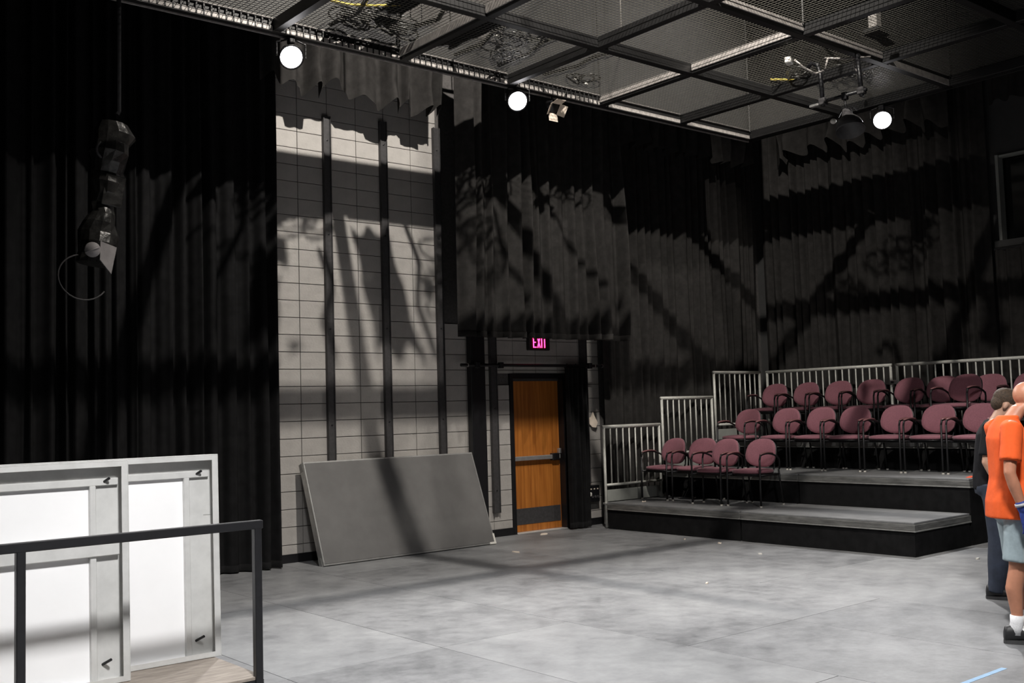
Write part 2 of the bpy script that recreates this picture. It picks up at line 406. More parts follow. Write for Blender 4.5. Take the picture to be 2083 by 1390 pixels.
# ------------------------------------------------------------------ curtains
def curtain(name, label, p0, p1, z0, z1, pleat=.13, depth=.07, seed=1, m='velour', scallop=0., rows=9, hem=True, cat='curtain', flare=.0, group=None):
    rnd = random.Random(seed); p0 = Vector((*p0, 0)); p1 = Vector((*p1, 0)); d = p1-p0; Ln = d.length; d.normalize()
    nrm = Vector((d.y, -d.x, 0))                            # towards the right of the run p0 -> p1
    xs = []; x = 0
    while x < Ln-pleat*.4:
        wd = pleat*rnd.uniform(.6, 1.5); wd = min(wd, Ln-x); xs.append((x, wd, rnd.uniform(.45, 1.15), rnd.uniform(.2, .8), rnd.uniform(.6, 1.3), rnd.uniform(0, 1))); x += wd
    K = 12; pts = []
    for (x, wd, am, sk, dr_, ph) in xs:
        for k in range(K):
            t_ = k/K; pts.append((x, wd, am, sk, dr_, ph, t_))
    pts.append((Ln, 0, 0, .5, 1, 0, 0))
    vs = []; fs = []; n = len(pts)
    for r in range(rows):
        q = r/(rows-1)                                     # 0 top, 1 bottom
        for (x, wd, am, sk, dr_, ph, t_) in pts:
            q_ = t_/sk if t_ < sk else (1-t_)/max(1-sk, .01)
            g = .5-.5*math.cos(PI*min(1, max(0, q_)))       # leaning ridge: one slope gentle, one steep
            a = depth*am*(1+(dr_-1)*q)*(1+.18*math.sin(7*q+6*ph))
            off = a*g+.012*math.sin(2*PI*t_*2+ph*6)
            lat = x+wd*(t_+.25*math.sin(5*ph+3*q)*t_*(1-t_))+flare*(q-.5)*(x/Ln-.5)*2
            z = z1+(z0-z1)*q
            if scallop: z += q*scallop*(g*am-.5+.5*math.sin(5*ph))
            p = p0+d*lat+nrm*off; vs.append((p.x, p.y, z))
    for r in range(rows-1):
        for i in range(n-1): fs.append((r*n+i, r*n+i+1, (r+1)*n+i+1, (r+1)*n+i))
    mb = MB().add(vs, fs)
    me = mb.mesh(name, True)
    t = thing(name, label, cat, group=group)
    link('cloth', me, m, t)
    if hem:
        hv = []; hf = []
        base = (rows-1)*n
        for dz, do in ((.0, .008), (.075, .010), (.075, .004), (.0, .002)):
            for i in range(n):
                v = Vector(vs[base+i]); hv.append(v+nrm*do+Vector((0, 0, dz)))
        for a in range(3):
            for i in range(n-1): hf.append((a*n+i, a*n+i+1, (a+1)*n+i+1, (a+1)*n+i))
        link('hem', MB().add(hv, hf).mesh('hem', True), m, t)
    rod = MB().tube([(p0.x, p0.y, z1+.01), (p1.x, p1.y, z1+.01)], .024, 8).build('batten', 'black_metal', t)
    for q in (.08, .5, .92):
        p = p0+(p1-p0)*q; MB().tube([(p.x, p.y, z1+.03), (p.x, p.y, CZ if z1 > 5 else z1+.06)], .008, 6).build('hanging_line', 'black_metal', t)
    return t
# facing the room: on the back wall the folds come towards -Y, on the right wall towards -X
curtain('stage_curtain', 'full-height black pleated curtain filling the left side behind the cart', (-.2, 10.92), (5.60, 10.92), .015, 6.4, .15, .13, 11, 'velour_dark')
curtain('door_curtain', 'black pleated curtain hanging above the exit door, ending over the sign', (7.80, 10.42), (10.66, 10.42), 2.61, 6.3, .19, .16, 23, 'velour', flare=.04)
curtain('stage_curtain', 'full-height black pleated curtain on the back wall behind the stepped railings', (10.74, 10.90), (14.36, 10.90), .015, 6.4, .16, .15, 31, 'velour')
curtain('stage_curtain', 'full-height black pleated curtain on the right wall behind the seating', (14.58, 10.86), (14.58, 6.97), .015, 6.4, .17, .15, 37, 'velour')
curtain('stage_curtain', 'black pleated curtain on the right wall under the booth window', (14.58, 6.93), (14.58, 2.0), .015, BZ0-.14, .14, .09, 41, 'velour')
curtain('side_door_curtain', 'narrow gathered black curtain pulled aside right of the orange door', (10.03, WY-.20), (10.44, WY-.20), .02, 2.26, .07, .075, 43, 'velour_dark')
curtain('valance', 'short black pleated valance hung high above the bare block wall', (5.3, 10.70), (7.74, 10.70), 5.50, 6.5, .28, .22, 47, 'velour', scallop=.13, rows=5, hem=False)
curtain('valance', 'short black pleated valance high over the corner left of the seating', (10.85, 10.62), (13.85, 10.62), 5.52, 6.5, .28, .22, 53, 'velour', scallop=.05, rows=5, hem=False)
curtain('valance', 'short black pleated valance on the right wall behind the third bright lamp', (14.30, 10.3), (14.30, 7.35), 5.62, 6.5, .28, .22, 59, 'velour', scallop=.13, rows=5, hem=False)
curtain('valance', 'short black pleated valance above the control booth window', (14.3, 6.75), (14.3, 4.2), 5.70, 6.5, .22, .09, 61, 'velour', scallop=.06, rows=5, hem=False)

# ------------------------------------------------------------------ wire grid
GX1, GY1, BAY, GZ = 12.35, 9.35, 1.51, 5.50
NX, NY = 7, 5
GX0, GY0 = GX1-BAY*NX, GY1-BAY*NY
g = thing('wire_grid', 'black steel grid with wire mesh panels hung below the ceiling', 'grid', (0, 0, 0))
for j in range(NY+1):
    y = GY1-BAY*j
    MB().cbox(GX0, GX1, y-.045, y+.045, GZ, GZ+.12, .004).build('beam', 'grid_steel', g)
for i in range(NX+1):
    for j in range(NY):
        x = GX1-BAY*i; y1 = GY1-BAY*j-.045; y0 = y1-BAY+.09
        if i == j == 0 or True:
            key = 'beam_y'
        MB().cbox(x-.045, x+.045, y0, y1, GZ, GZ+.12, .004).build('beam', 'grid_steel', g)
pm = MB()
for k in range(30):
    c = .05*(k+.5)+.005
    pm.box(c-.002, c+.002, .0, BAY, 0, .004); pm.box(.0, BAY, c-.002, c+.002, .004, .008)
pme = pm.mesh('mesh_panel')
for i in range(NX):
    for j in range(NY):
        o = link('mesh_panel', pme, 'wire', g); o.location = (GX1-BAY*(i+1), GY1-BAY*(j+1), GZ+.12)
# pale strips as lit beam faces, edge angle with mesh clips, added panels blocking lamp light
MB().cbox(GX0, GX1+.05, GY1+.045, GY1+.06, GZ-.015, GZ+.065, .002).build('edge_angle', 'grid_light', g)
MB().cbox(GX1+.045, GX1+.06, GY0, GY1+.06, GZ-.015, GZ+.045, .002).build('edge_angle', 'grid_steel', g)
for x0, x1 in ((3.4, 4.75), (4.9, 6.25), (6.4, 7.75), (7.9, 9.26), (9.42, 10.78), (10.92, 12.28)):
    MB().cbox(x0, x1, GY1-.062, GY1-.046, GZ-.008, GZ+.045, .002).build('edge_angle', 'grid_light', g)
    MB().cbox(x0, x1, GY1-.075, GY1-.046, GZ+.112, GZ+.122, .002).build('mesh_flange', 'grid_light', g)
    for k in range(int((x1-x0)/.075)):
        if x0 < 8: MB().box(x0+.03+.075*k, x0+.045+.075*k, GY1-.066, GY1-.062, GZ-.006, GZ+.118).build('mesh_clip', 'grid_steel', g)
for (xi, j0) in ((10.84-1.51*3, 0), (10.84-1.51*3, 1), (10.84-1.51, 0), (10.84-1.51, 1)):
    y1 = GY1-BAY*j0-.05
    MB().cbox(xi-.062, xi-.046, y1-BAY+.1, y1, GZ+.03, GZ+.115, .002).build('lit_beam_face', 'grid_light', g)  # pale strip stands in for lamp light on the beam side
y = GY1-BAY*2
for x in (10.84, 9.33): MB().cbox(x-1.4, x-.05, y-.062, y-.046, GZ+.04, GZ+.115, .002).build('lit_beam_face', 'grid_light', g)
MB().box(5.62, 7.75, GY1-.015, GY1+.005, GZ+.13, GZ+.47).build('edge_shade_panel', 'black_wall', g)  # unseen low panel shaped to cast the dark band on the block wall
MB().box(GX0, 5.62, GY1-.015, GY1+.005, GZ+.13, GZ+1.9).build('edge_shade_panel', 'black_wall', g)  # unseen tall panel added to keep the high lamp off the left curtain
MB().box(7.75, GX1+.02, GY1-.015, GY1+.005, GZ+.13, GZ+1.9).build('edge_shade_panel', 'black_wall', g)  # unseen tall panel added to darken the upper curtains right of the blocks
MB().box(GX1-.005, GX1+.015, GY0, GY1-.02, GZ+.13, GZ+.52).build('edge_shade_panel', 'black_wall', g)  # unseen panel shaped to cast the dark band on the right wall
for x in (12.35, 9.33, 6.31, 3.29):
    for y in (9.35, 6.33, 3.31):
        MB().tube([(x-.07, y-.07, GZ+.1), (x-.07, y-.07, CZ)], .012, 6).build('hanger_rod', 'grid_steel', g)
# pale strip standing in for a lit face on the last bay toward the right edge
MB().cbox(10.92, 12.28, GY1-BAY*2-.062, GY1-BAY*2-.046, GZ-.005, GZ+.07, .003).build('lit_beam_face', 'grid_light', g)

# ------------------------------------------------------------------ lamps
def worklight(name, label, p, target, aim, power, hang, grp):
    t = thing(name, label, 'lamp', (0, 0, 0), 0, grp)
    P = Vector(p); d = (Vector(target)-P).normalized(); F = frame(P, d)
    MB().lathe([(.05, -.20), (.075, -.19), (.085, -.10), (.118, -.02), (.128, .0), (.128, .012), (.112, .012), (.112, -.004)], F, 24).build('housing', 'black_metal', t, True)
    MB().lathe([(.110, -.002), (.110, .004), (.0, .022)], F, 24).build('lens', 'lens', t, True)
    side = d.cross(Vector((0, 0, 1))).normalized()
    top = Vector((P.x, P.y, hang))
    y = [P+side*.145, P+side*.145+Vector((0, 0, .14)), P+Vector((0, 0, .19)), P-side*.145+Vector((0, 0, .14)), P-side*.145]
    MB().tube(y, .010, 6).build('yoke', 'black_metal', t)
    MB().tube([P+Vector((0, 0, .18)), (P.x, P.y, hang)], .012, 6).cbox(P.x-.03, P.x+.03, P.y-.035, P.y+.035, hang-.075, hang, .006).build('clamp', 'black_metal', t)
    spot('lamp_light', P+d*.05, aim, power, 86, .7, .10, parent=t)
    return t
G3 = 'round work lights under the grid edge'
worklight('work_light', 'bright round work light under the grid edge nearest the left curtain', (4.98, 9.35, 5.29), (3.2, 3.2, 1.2), (3.9, 4.2, 0), POW_RING[0], GZ, G3)
worklight('work_light', 'bright round work light above the exit door curtain', (7.95, 9.35, 5.34), (4.6, 2.6, 1.0), (5.2, 4.0, 0), POW_RING[1], GZ, G3)
worklight('work_light', 'bright round work light over the seating on the right', (12.35, 7.23, 5.30), (5.0, 2.4, .6), (8.3, 4.2, 0), POW_RING[2], GZ, G3)
def highbay(label, p, target, power, ang, blend=.6):
    t = thing('high_bay_lamp', label, 'lamp', (0, 0, 0), 0, 'lamps above the wire grid'); P = Vector(p)
    F = Matrix.Translation(P)
    MB().lathe([(.10, .42), (.12, .40), (.14, .25), (.26, .06), (.27, .05), (.255, .05), (.13, .24)], F, 24).build('reflector', 'black_metal', t, True)
    MB().tube([P+Vector((0, 0, .41)), (P.x, P.y, CZ)], .014, 6).build('stem', 'black_metal', t)
    MB().ell(P+Vector((0, 0, .16)), (.06, .06, .10)).build('bulb', 'lens', t, True)
    spot('lamp_light', P, target, power, ang, blend, .065, HIGH_COL, parent=t)
highbay('high lamp hung above the wire grid near the room centre', (5.8, 5.0, 8.8), (9.0, 11.0, 1.8), POW_HIGH[0], 96)
highbay('high lamp hung above the wire grid toward the seating', (10.9, 6.3, 8.8), (10.7, 10.6, 3.2), POW_HIGH[1], 70, .9)
def flood(label, p, target, power, ang):
    t = thing('flood_light', label, 'lamp'); P = Vector(p); d = (Vector(target)-P).normalized(); F = frame(P, d)
    MB().cbox(-.2, .2, -.14, .14, -.12, 0, .02, F).build('housing', 'black_metal', t)
    MB().box(-.18, .18, -.12, .12, .0, .006, F).build('lens', 'lens', t)
    MB().tube([P, (P.x, P.y, GZ)], .014, 6).build('stem', 'black_metal', t)
    spot('lamp_light', P+d*.03, target, power, ang, .9, .30, parent=t)
flood('flood light under the grid behind the viewer, out of the picture', (GX0, GY0+.0, 5.2), (2.9, 4.6, 0.2), POW_FLOOD[0], 84)
flood('second flood light, unseen, added under the grid to brighten men and seating', (GX0+2*BAY, GY0, 5.2), (8.9, 4.0, 0.6), POW_FLOOD[1], 70)  # unseen lamp added to brighten the men, chairs and platform fronts

# ------------------------------------------------------------------ platforms
PX = (10.42, 11.64, 12.86); PZ = (.365, .75, 1.135); PYa, PYm, PYb = 10.60, 8.29, 5.98
ordn = ('lowest', 'middle', 'top')
def platform(x, y0, y1, z, label):
    t = thing('stage_platform', label, 'platform', (x, y0, 0), 0, 'seating platforms'); W = 1.215; L = y1-y0-.006
    MB().cbox(.012, W-.012, .012, L-.012, z-.022, z, .003).build('deck_top', 'deck', t)
    MB().cbox(0, W, 0, L, z-.085, z-.023, .004).build('frame', 'fascia', t)
    lp = MB()
    lp.cbox(-.012, W-.014, -.012 if y0 < 7 else 0, L-.001, z-.10, z-.086, .002); lp.build('lip', 'lip', t)
    for a, b in ((.06, .06), (W-.06, .06), (.06, L-.06), (W-.06, L-.06)):
        MB().tube([(a, b, .012), (a, b, z-.10)], .022, 10).lathe([(.04, 0), (.04, .012)], Matrix.Translation((a, b, 0)), 10).build('leg', 'alu_paint', t)
    s = MB().box(.012, .017, .012, L-.012, .004, z-.10).box(.017, W-.02, .012, .017, .004, z-.10)
    s.build('skirt', 'velour_dark', t)
    return t
for k in range(3):
    platform(PX[k], PYm, PYa, PZ[k], 'dark grey %s platform next to the stepped railings' % ordn[k])
    platform(PX[k], PYb, PYm, PZ[k], 'dark grey %s platform at the open end beside the two men' % ordn[k])

# railings
def railing(p0, p1, zd, label, nb, kick=True, grp='pale grey railings around the seating'):
    P0 = Vector((*p0, 0)); P1 = Vector((*p1, 0)); d = (P1-P0); L = d.length; ang = math.atan2(d.y, d.x)
    t = thing('railing', label, 'railing', (p0[0], p0[1], zd), ang, grp)
    h = 1.07; low = -zd+.01 if zd < .5 else -.08
    MB().tube([(0, 0, h-.02), (L, 0, h-.02)], .024, 10).build('top_rail', 'alu_paint', t, True)
    MB().tube([(.02, 0, .235), (L-.02, 0, .235)], .018, 8).build('bottom_rail', 'alu_paint', t, True)
    for x in (.02, L-.02): MB().tube([(x, 0, low if x < .1 else -.08), (x, 0, h-.025)], .02, 10).build('post', 'alu_paint', t, True)
    for k in range(nb):
        x = .02+(L-.04)*(k+1)/(nb+1)
        MB().tube([(x, 0, .24), (x, 0, h-.03)], .0115, 6).build('baluster', 'alu_paint', t, True)
    if kick: MB().cbox(.045, L-.045, -.012, .012, .004, .165, .003).build('kick_board', 'kick', t)
    for x in (.02, L-.02): MB().cbox(x-.035, x+.035, -.03, .03, -.03, -.004, .004).build('clamp', 'alu', t)
    return t
RY = 10.635
railing((10.43, RY), (11.61, RY), PZ[0], 'lowest of the three stepped grey railings, nearest the door', 8)
railing((11.65, RY), (12.83, RY), PZ[1], 'middle of the three stepped grey railings', 8)
railing((12.87, RY), (14.05, RY), PZ[2], 'highest of the three stepped grey railings, in the corner', 8)
RX = 14.11
railing((RX, 10.56), (RX, 8.32), PZ[2], 'long grey railing behind the top row, left section', 18, False)
railing((RX, 8.26), (RX, 5.98), PZ[2], 'long grey railing behind the top row, right section behind the men', 18, False)
for y, l in ((8.29, 'small steel clamp joining the two long back railings'), ):
    t = thing('rail_clamp', l, 'clamp', (RX, y, PZ[2]+.80))
    MB().cbox(-.035, .035, -.06, .06, -.03, .03, .006).build('jaw', 'alu', t); MB().lathe([(.012, 0), (.012, .05)], Matrix.Translation((-.03, 0, 0)) @ Matrix.Rotation(-PI/2, 4, 'Y'), 8).build('bolt', 'black_metal', t)

# ------------------------------------------------------------------ chairs (front towards -x)
def pad(rx, ry, th, m, dome=.35, seg=28, rings=6, egg=0., curve=0.):
    vs = []; fs = []
    prof = [(.0, th)]
    for i in range(1, rings+1):
        q = i/rings; prof.append((q, th*(1-dome*q**3)))
    prof += [(1.015, th*.35), (1.0, 0), (.0, 0)]
    for r, z in prof:
        for k in range(seg):
            a = 2*PI*k/seg; c_, s_ = math.cos(a), math.sin(a)
            sq = (abs(c_)**2.6+abs(s_)**2.6)**(-1/2.6)
            yy_ = r*ry*sq*s_*(1+egg*c_); vs.append(m @ Vector((r*rx*sq*c_, yy_, z+curve*yy_*yy_)))
    n = len(prof)
    for i in range(n-1):
        for k in range(seg): fs.append((i*seg+k, i*seg+(k+1) % seg, (i+1)*seg+(k+1) % seg, (i+1)*seg+k))
    return MB().add(vs, fs)
def make_chair(label, grp):
    t = thing('stacking_armchair', label, 'chair', (0, 0, 0), 0, grp)
    s = pad(.235, .245, .055, Matrix.Translation((-.02, 0, .425))).build('seat', 'fabric', t, True)
    pad(.225, .235, .02, Matrix.Translation((-.02, 0, .405))).build('seat_pan', 'black_metal', s, True)
    mb = Matrix.Translation((.235, 0, .665)) @ Matrix.Rotation(math.radians(-90+12), 4, 'Y')
    # local x of the pad points up, local z towards the sitter
    b = pad(.185, .225, .05, mb, .5, egg=-.10, curve=1.1).build('backrest', 'fabric', t, True)
    mb2 = Matrix.Translation((.262, 0, .660)) @ Matrix.Rotation(math.radians(-90+12), 4, 'Y')
    pad(.175, .215, .022, mb2, .3, curve=1.1).build('back_shell', 'black_metal', b, True)
    for sy in (-1, 1):
        y = .255*sy; yr = .24*sy
        MB().tube([(-.235, y, .012), (-.232, y, .30), (-.225, y, .60)], .0125, 8).build('leg', 'black_metal', t, True)
        MB().tube([(.275, yr, .012), (.225, yr, .30), (.20, yr, .46)], .0125, 8).build('leg', 'black_metal', t, True)
        arc = [(-.225, y, .60)]+[(-.205+.40*k/8, y, .60+.075*math.sin(PI*(.22+.78*k/8))**.8-.0*k) for k in range(9)]+[(.215, y*.97, .555), (.215, yr, .46)]
        arm = MB().tube(arc, .0125, 8).build('arm_loop', 'black_metal', t, True)
        pp = [(-.21+.27*k/6, y, .626+.062*math.sin(PI*(.2+.55*k/6))**.8) for k in range(7)]
        secs = [(Vector(p), .026 if 0 < i < 6 else .014, .010 if 0 < i < 6 else .005, (0, 1, 0), (0, 0, 1)) for i, p in enumerate(pp)]
        MB().loft(secs, 10).build('arm_pad', 'armpad', arm, True)
        MB().tube([(-.23, y, .40), (.21, yr, .40)], .011, 6).build('seat_rail', 'black_metal', t, True)
        for (x, yy) in ((-.235, y), (.276, yr)):
            MB().lathe([(.017, 0), (.017, .014), (.012, .02)], Matrix.Translation((x, yy, 0)), 8).build('glide', 'glide', t)
        MB().tube([(.215, yr*.55, .41), (.265, yr*.55, .48), (.275, yr*.55, .62)], .0115, 6).build('back_support', 'black_metal', t, True)
    MB().tube([(-.15, -.255, .39), (-.15, .255, .39)], .011, 6).build('cross_bar', 'black_metal', t)
    MB().tube([(.17, -.24, .39), (.17, .24, .39)], .011, 6).build('cross_bar', 'black_metal', t)
    return t
R1 = 'mauve chairs on the lowest platform'; R2 = 'mauve chairs on the middle platform'; R3 = 'mauve chairs on the top platform'
ORD = ('first', 'second', 'third', 'fourth', 'fifth', 'sixth', 'seventh', 'eighth', 'ninth')
c0 = make_chair('mauve armchair on the lowest platform, nearest the lowest railing', R1)
c0.location = (11.30, 10.27, PZ[0]); c0.rotation_euler.z = math.radians(-4)
dup(c0, (11.325, 9.715, PZ[0]), math.radians(6), 'mauve armchair on the lowest platform half hidden behind its neighbour', R1)
dup(c0, (11.10, 9.16, PZ[0]), math.radians(-3), 'mauve armchair on the lowest platform in front of the half-hidden one', R1)
dup(c0, (11.13, 8.59, PZ[0]), math.radians(2), 'mauve armchair on the lowest platform, farthest from the railing', R1)
for k, y in enumerate((9.84, 9.15, 8.58, 8.03, 7.43, 6.86, 6.30)):
    lb = 'mauve armchair on the middle platform, %s from the stepped railings' % ORD[k]
    if k == 6: lb = 'mauve armchair on the middle platform, partly behind the man in black'
    dup(c0, (12.49, y, PZ[1]), math.radians((-2, 1, -1, 3, 0, -2, 1)[k]), lb, R2)
for k, (x, y, a) in enumerate(((13.70, 10.22, 2), (13.70, 9.64, -1), (13.70, 9.07, 0), (13.70, 8.52, 2), (13.70, 7.93, -2), (13.73, 7.41, 8), (13.20, 6.86, -4), (13.77, 6.79, 3), (13.72, 6.22, 2))):
    lb = 'mauve armchair on the top platform, %s from the corner railing' % ORD[k]
    if k == 5: lb = 'turned mauve armchair on the top platform, overlapped by the chair beside it'
    if k == 6: lb = 'mauve armchair on the top platform, pulled forward of its two neighbours'
    dup(c0, (x, y, PZ[2]), math.radians(a), lb, R3)

# ------------------------------------------------------------------ leaning deck panel
t = thing('leaning_deck', 'grey stage deck leaning against the block wall left of the door', 'platform')
ang = math.atan2(1.19, .46)
Lm = Matrix.Translation((5.90, 10.50, .012)) @ Matrix.Rotation(math.radians(.6), 4, 'Z') @ Matrix.Rotation(-(PI/2-ang), 4, 'X')
TH = .10; LW, LH = 2.47, 1.225
MB().cbox(.018, LW-.018, -.004, .014, .018, LH-.018, .002, Lm).build('deck_face', 'panel_grey', t)
fr = MB().cbox(0, LW, .0, TH, 0, .03, .003, Lm).cbox(0, LW, 0, TH, LH-.03, LH, .003, Lm).cbox(0, .03, 0, TH, .03, LH-.03, .003, Lm).cbox(LW-.03, LW, 0, TH, .03, LH-.03, .003, Lm)
fr.build('edge_frame', 'pale_frame' if False else 'alu', t)
for (x, z) in ((.0, LH-.10), (LW-.10, LH-.10), (.0, 0)):
    MB().cbox(x-.003 if x == 0 else x, x+.10 if x == 0 else x+.103, .03, TH+.004, z, z+.10, .004, Lm).build('corner_casting', 'lip', t)
wc = MB().cbox(LW-.09, LW+.006, -.010, .05, -.006, .022, .002, Lm).cbox(LW-.02, LW+.006, -.010, .05, .022, .13, .002, Lm); o = wc.build('corner_guard', 'white_part', t); o['label'] = 'white corner guard'
for k in range(3): MB().box(.05, LW-.05, .05, .09, .3+.3*k, .34+.3*k, Lm).build('cross_member', 'alu', t)

# ------------------------------------------------------------------ deck cart and upright decks
CX0, CX1, CY0, CY1, CZB = .10, 2.76, 5.62, 6.40, .21
t = thing('deck_cart', 'black steel platform cart with rails and plywood bed', 'cart')
MB().cbox(CX0, CX1, CY0, CY1, CZB-.02, CZB, .003).build('bed', 'ply', t)
MB().box(CX0, CX1, CY0-.002, CY0+.04, CZB-.075, CZB-.02).box(CX0, CX1, CY1-.04, CY1+.002, CZB-.075, CZB-.02).box(CX0, CX0+.04, CY0+.04, CY1-.04, CZB-.075, CZB-.02).box(CX1-.04, CX1, CY0+.04, CY1-.04, CZB-.075, CZB-.02).build('bed_frame', 'black_metal', t)
def sq(mb, a, b, r=.022):
    A = Vector(a); B = Vector(b); d = (B-A); L = d.length
    F = Matrix.Translation(A) @ (d.to_track_quat('Z', 'X').to_matrix().to_4x4())
    return mb.cbox(-r, r, -r, r, 0, L, .004, F)
for x in (CX0+.03, 1.465, CX1-.03):
    sq(MB(), (x, CY0+.005, CZB-.06), (x, CY0+.005, 1.05)).build('post', 'black_metal', t)
for x in (CX0+.03, CX1+.03-.03):
    sq(MB(), (x, CY1-.005, CZB-.06), (x, CY1-.005, 1.07), .024).build('post', 'black_metal', t)
sq(MB(), (CX0, CY0+.005, 1.062), (CX1, CY0+.005, 1.062), .024).build('top_rail', 'black_metal', t)
MB().cbox(CX1-.03, CX1+.03, CY1-.035, CY1+.035, 1.07, 1.078, .002).build('post_cap', 'alu', t)
for x in (.3, 2.55):
    for y in (CY0+.1, CY1-.1):
        cs = MB().box(x-.04, x+.04, y-.04, y+.04, .115, .135).box(x-.03, x+.03, y-.035, y-.028, .05, .115).box(x-.03, x+.03, y+.028, y+.035, .05, .115).build('caster', 'alu', t)
        MB().lathe([(.05, -.022), (.062, -.015), (.062, .015), (.05, .022)], Matrix.Translation((x, y, .0625)) @ Matrix.Rotation(PI/2, 4, 'X'), 16).build('wheel', 'cable', cs)
def upright_deck(x1, y, label, L=2.44, Hh=1.24, zb=CZB, mid=.6, lean=1.2):
    t = thing('upright_deck', label, 'platform', (0, 0, 0), 0, 'upright decks on the cart')
    mm = Matrix.Translation((x1-L, y, zb+.002)) @ Matrix.Rotation(math.radians(-lean), 4, 'X')
    D = .10; Y0, Y1 = 0, D
    MB().box(.01, L-.01, Y1-.018, Y1, .01, Hh-.01, mm).build('board', 'white_board', t)
    # C-channel edge frame: a wall across the depth and an inner flange, on each side
    def chan(a0, a1, b0, b1, name): MB().cbox(a0, a1, Y0, Y1-.001, b0, b1, .002, mm).build(name, 'pale_frame', t)
    for (a0, a1, b0, b1) in ((0, L, Hh-.006, Hh), (0, L, 0, .006), (0, .006, .006, Hh-.006), (L-.006, L, .006, Hh-.006)): chan(a0, a1, b0, b1, 'frame_web')
    for (a0, a1, b0, b1) in ((.006, L-.006, Hh-.035, Hh-.006), (.006, L-.006, .006, .032), (.006, .04, .032, Hh-.035), (L-.04, L-.006, .032, Hh-.035)):
        MB().box(a0, a1, Y0, Y0+.004, b0, b1, mm).build('frame_flange', 'pale_frame', t)
    # inner ledge strips behind
    for (a0, a1, b0, b1) in ((.04, L-.04, Hh-.14, Hh-.10), (L-.20, L-.165, .01, Hh-.14)):
        MB().cbox(a0, a1, Y1-.045, Y1-.018, b0, b1, .003, mm).build('stiffener', 'pale_frame', t)
    MB().box(L-.165, L-.006, Y1-.022, Y1-.018, .01, Hh-.01, mm).box(.05, L-.165, Y1-.022, Y1-.018, Hh-.10, Hh-.01, mm).build('side_plate', 'pale_frame', t)
    if mid: MB().cbox(.02, L-.04, Y1-.06, Y1-.018, mid-.045, mid+.045, .004, mm).build('cross_member', 'pale_frame', t)
    for z in (Hh-.13, .10):
        MB().tube([mm @ Vector((L-.13, Y1-.02, z)), mm @ Vector((L-.10, Y1-.075, z+.03))], .008, 8).build('bolt', 'black_metal', t)
    return t
upright_deck(2.80, 6.27, 'white backed aluminium deck standing at the rear of the cart', mid=0)
upright_deck(2.165, 6.06, 'white backed aluminium deck standing in front on the cart', mid=.75)

# ------------------------------------------------------------------ things on and under the grid
def coil(label, x, y, sx, sy, seed, loops=9, m='cable', z=GZ+.135):
    rnd = random.Random(seed); t = thing('cable_coil', label, 'cable', (x, y, z), 0, 'cable heaps on the wire grid')
    for k in range(loops):
        cx, cy = rnd.uniform(-sx, sx), rnd.uniform(-sy, sy); r = rnd.uniform(.10, .2); ph = rnd.uniform(0, 6); e = rnd.uniform(.5, 1)
        pts = [(cx+r*math.cos(a), cy+r*e*math.sin(a+ph*.2), .014+.011*k*.6+.02*(1+math.sin(a*2+ph))*.5) for a in [2*PI*i/18 for i in range(18)]]
        MB().tube(pts, .011, 6, closed=True).build('loop', m, t, True)
    return t
coil('heap of black cable on the grid above the left work light', 5.78, 9.0, .36, .09, 3, 26)
coil('loose black cable heap on the grid left of the middle work light', 7.32, 8.95, .2, .12, 5, 8)
coil('black cable heap on the grid over the right work light', 11.35, 7.2, .25, .35, 7, 12)
coil('small black cable heap on the grid above the cantilevered pipes', 10.9, 7.4, .2, .2, 9, 6)
coil('thin black cable coil on the grid above the door curtain', 8.75, 9.05, .3, .08, 13, 4)
coil('broad heap of black cable added for wall shadow on the mesh between the two left work lights', 7.15, 8.35, .15, .25, 17, 9)  # heap added to darken the block wall with its shadow
def drape(label, x, y, lx, ly, h, seed):  # cloth lumps added to block the high lamp and shade the block wall
    rnd = random.Random(seed); nx, ny = 15, 9; vs = []; fs = []
    for j in range(ny):
        for i in range(nx):
            a = i/(nx-1)*2-1; b_ = j/(ny-1)*2-1; e = max(0, 1-(abs(a)**3+abs(b_)**3))
            z = h*e**.5*(.65+.35*math.sin(9*a+4*b_+seed))
            vs.append((a*lx*(1+.08*math.sin(7*b_+seed)), b_*ly*(1+.12*math.sin(6*a+seed)), max(.004, z)))
    k = len(vs); vs += [(v[0], v[1], 0) for v in vs]
    for j in range(ny-1):
        for i in range(nx-1):
            q = j*nx+i; fs += [(q, q+1, q+nx+1, q+nx), (k+q, k+q+nx, k+q+nx+1, k+q+1)]
    rim = [i for i in range(nx)]+[j*nx+nx-1 for j in range(1, ny)]+[(ny-1)*nx+i for i in range(nx-2, -1, -1)]+[j*nx for j in range(ny-2, 0, -1)]
    for a, b_ in zip(rim, rim[1:]+rim[:1]): fs.append((a, k+a, k+b_, b_))
    o = MB().add(vs, fs).build('shadow_drape', 'velour_dark', None, True); o.location = (x, y, GZ+.135); o.rotation_euler.z = .06*seed-.1
    return tag(o, label, 'cloth', 'black drapes added on the mesh to shade the wall')
drape('folded black drape added for wall shadow on the mesh beside the heap nearest the left work light', 5.62, 8.24, .13, .30, .12, 1)
drape('long folded black drape added for wall shadow on the mesh between two cable heaps', 6.58, 8.52, .17, .48, .14, 2)
drape('small folded black drape added for wall shadow on the mesh left of the first cable heap', 5.70, 8.72, .12, .10, .10, 3)
def rope(name, label, pts, r, m, cat='rope', grp=None):
    o = MB().tube(pts, r, 6).build(name, m, None, True); return tag(o, label, cat, grp)
rope('yellow_rope', 'yellow rope lying across the mesh above the left work light', [(5.0, 8.62, GZ+.145), (5.2, 8.60, GZ+.142), (5.4, 8.5, GZ+.142), (5.62, 8.32, GZ+.145)], .012, 'yellow')
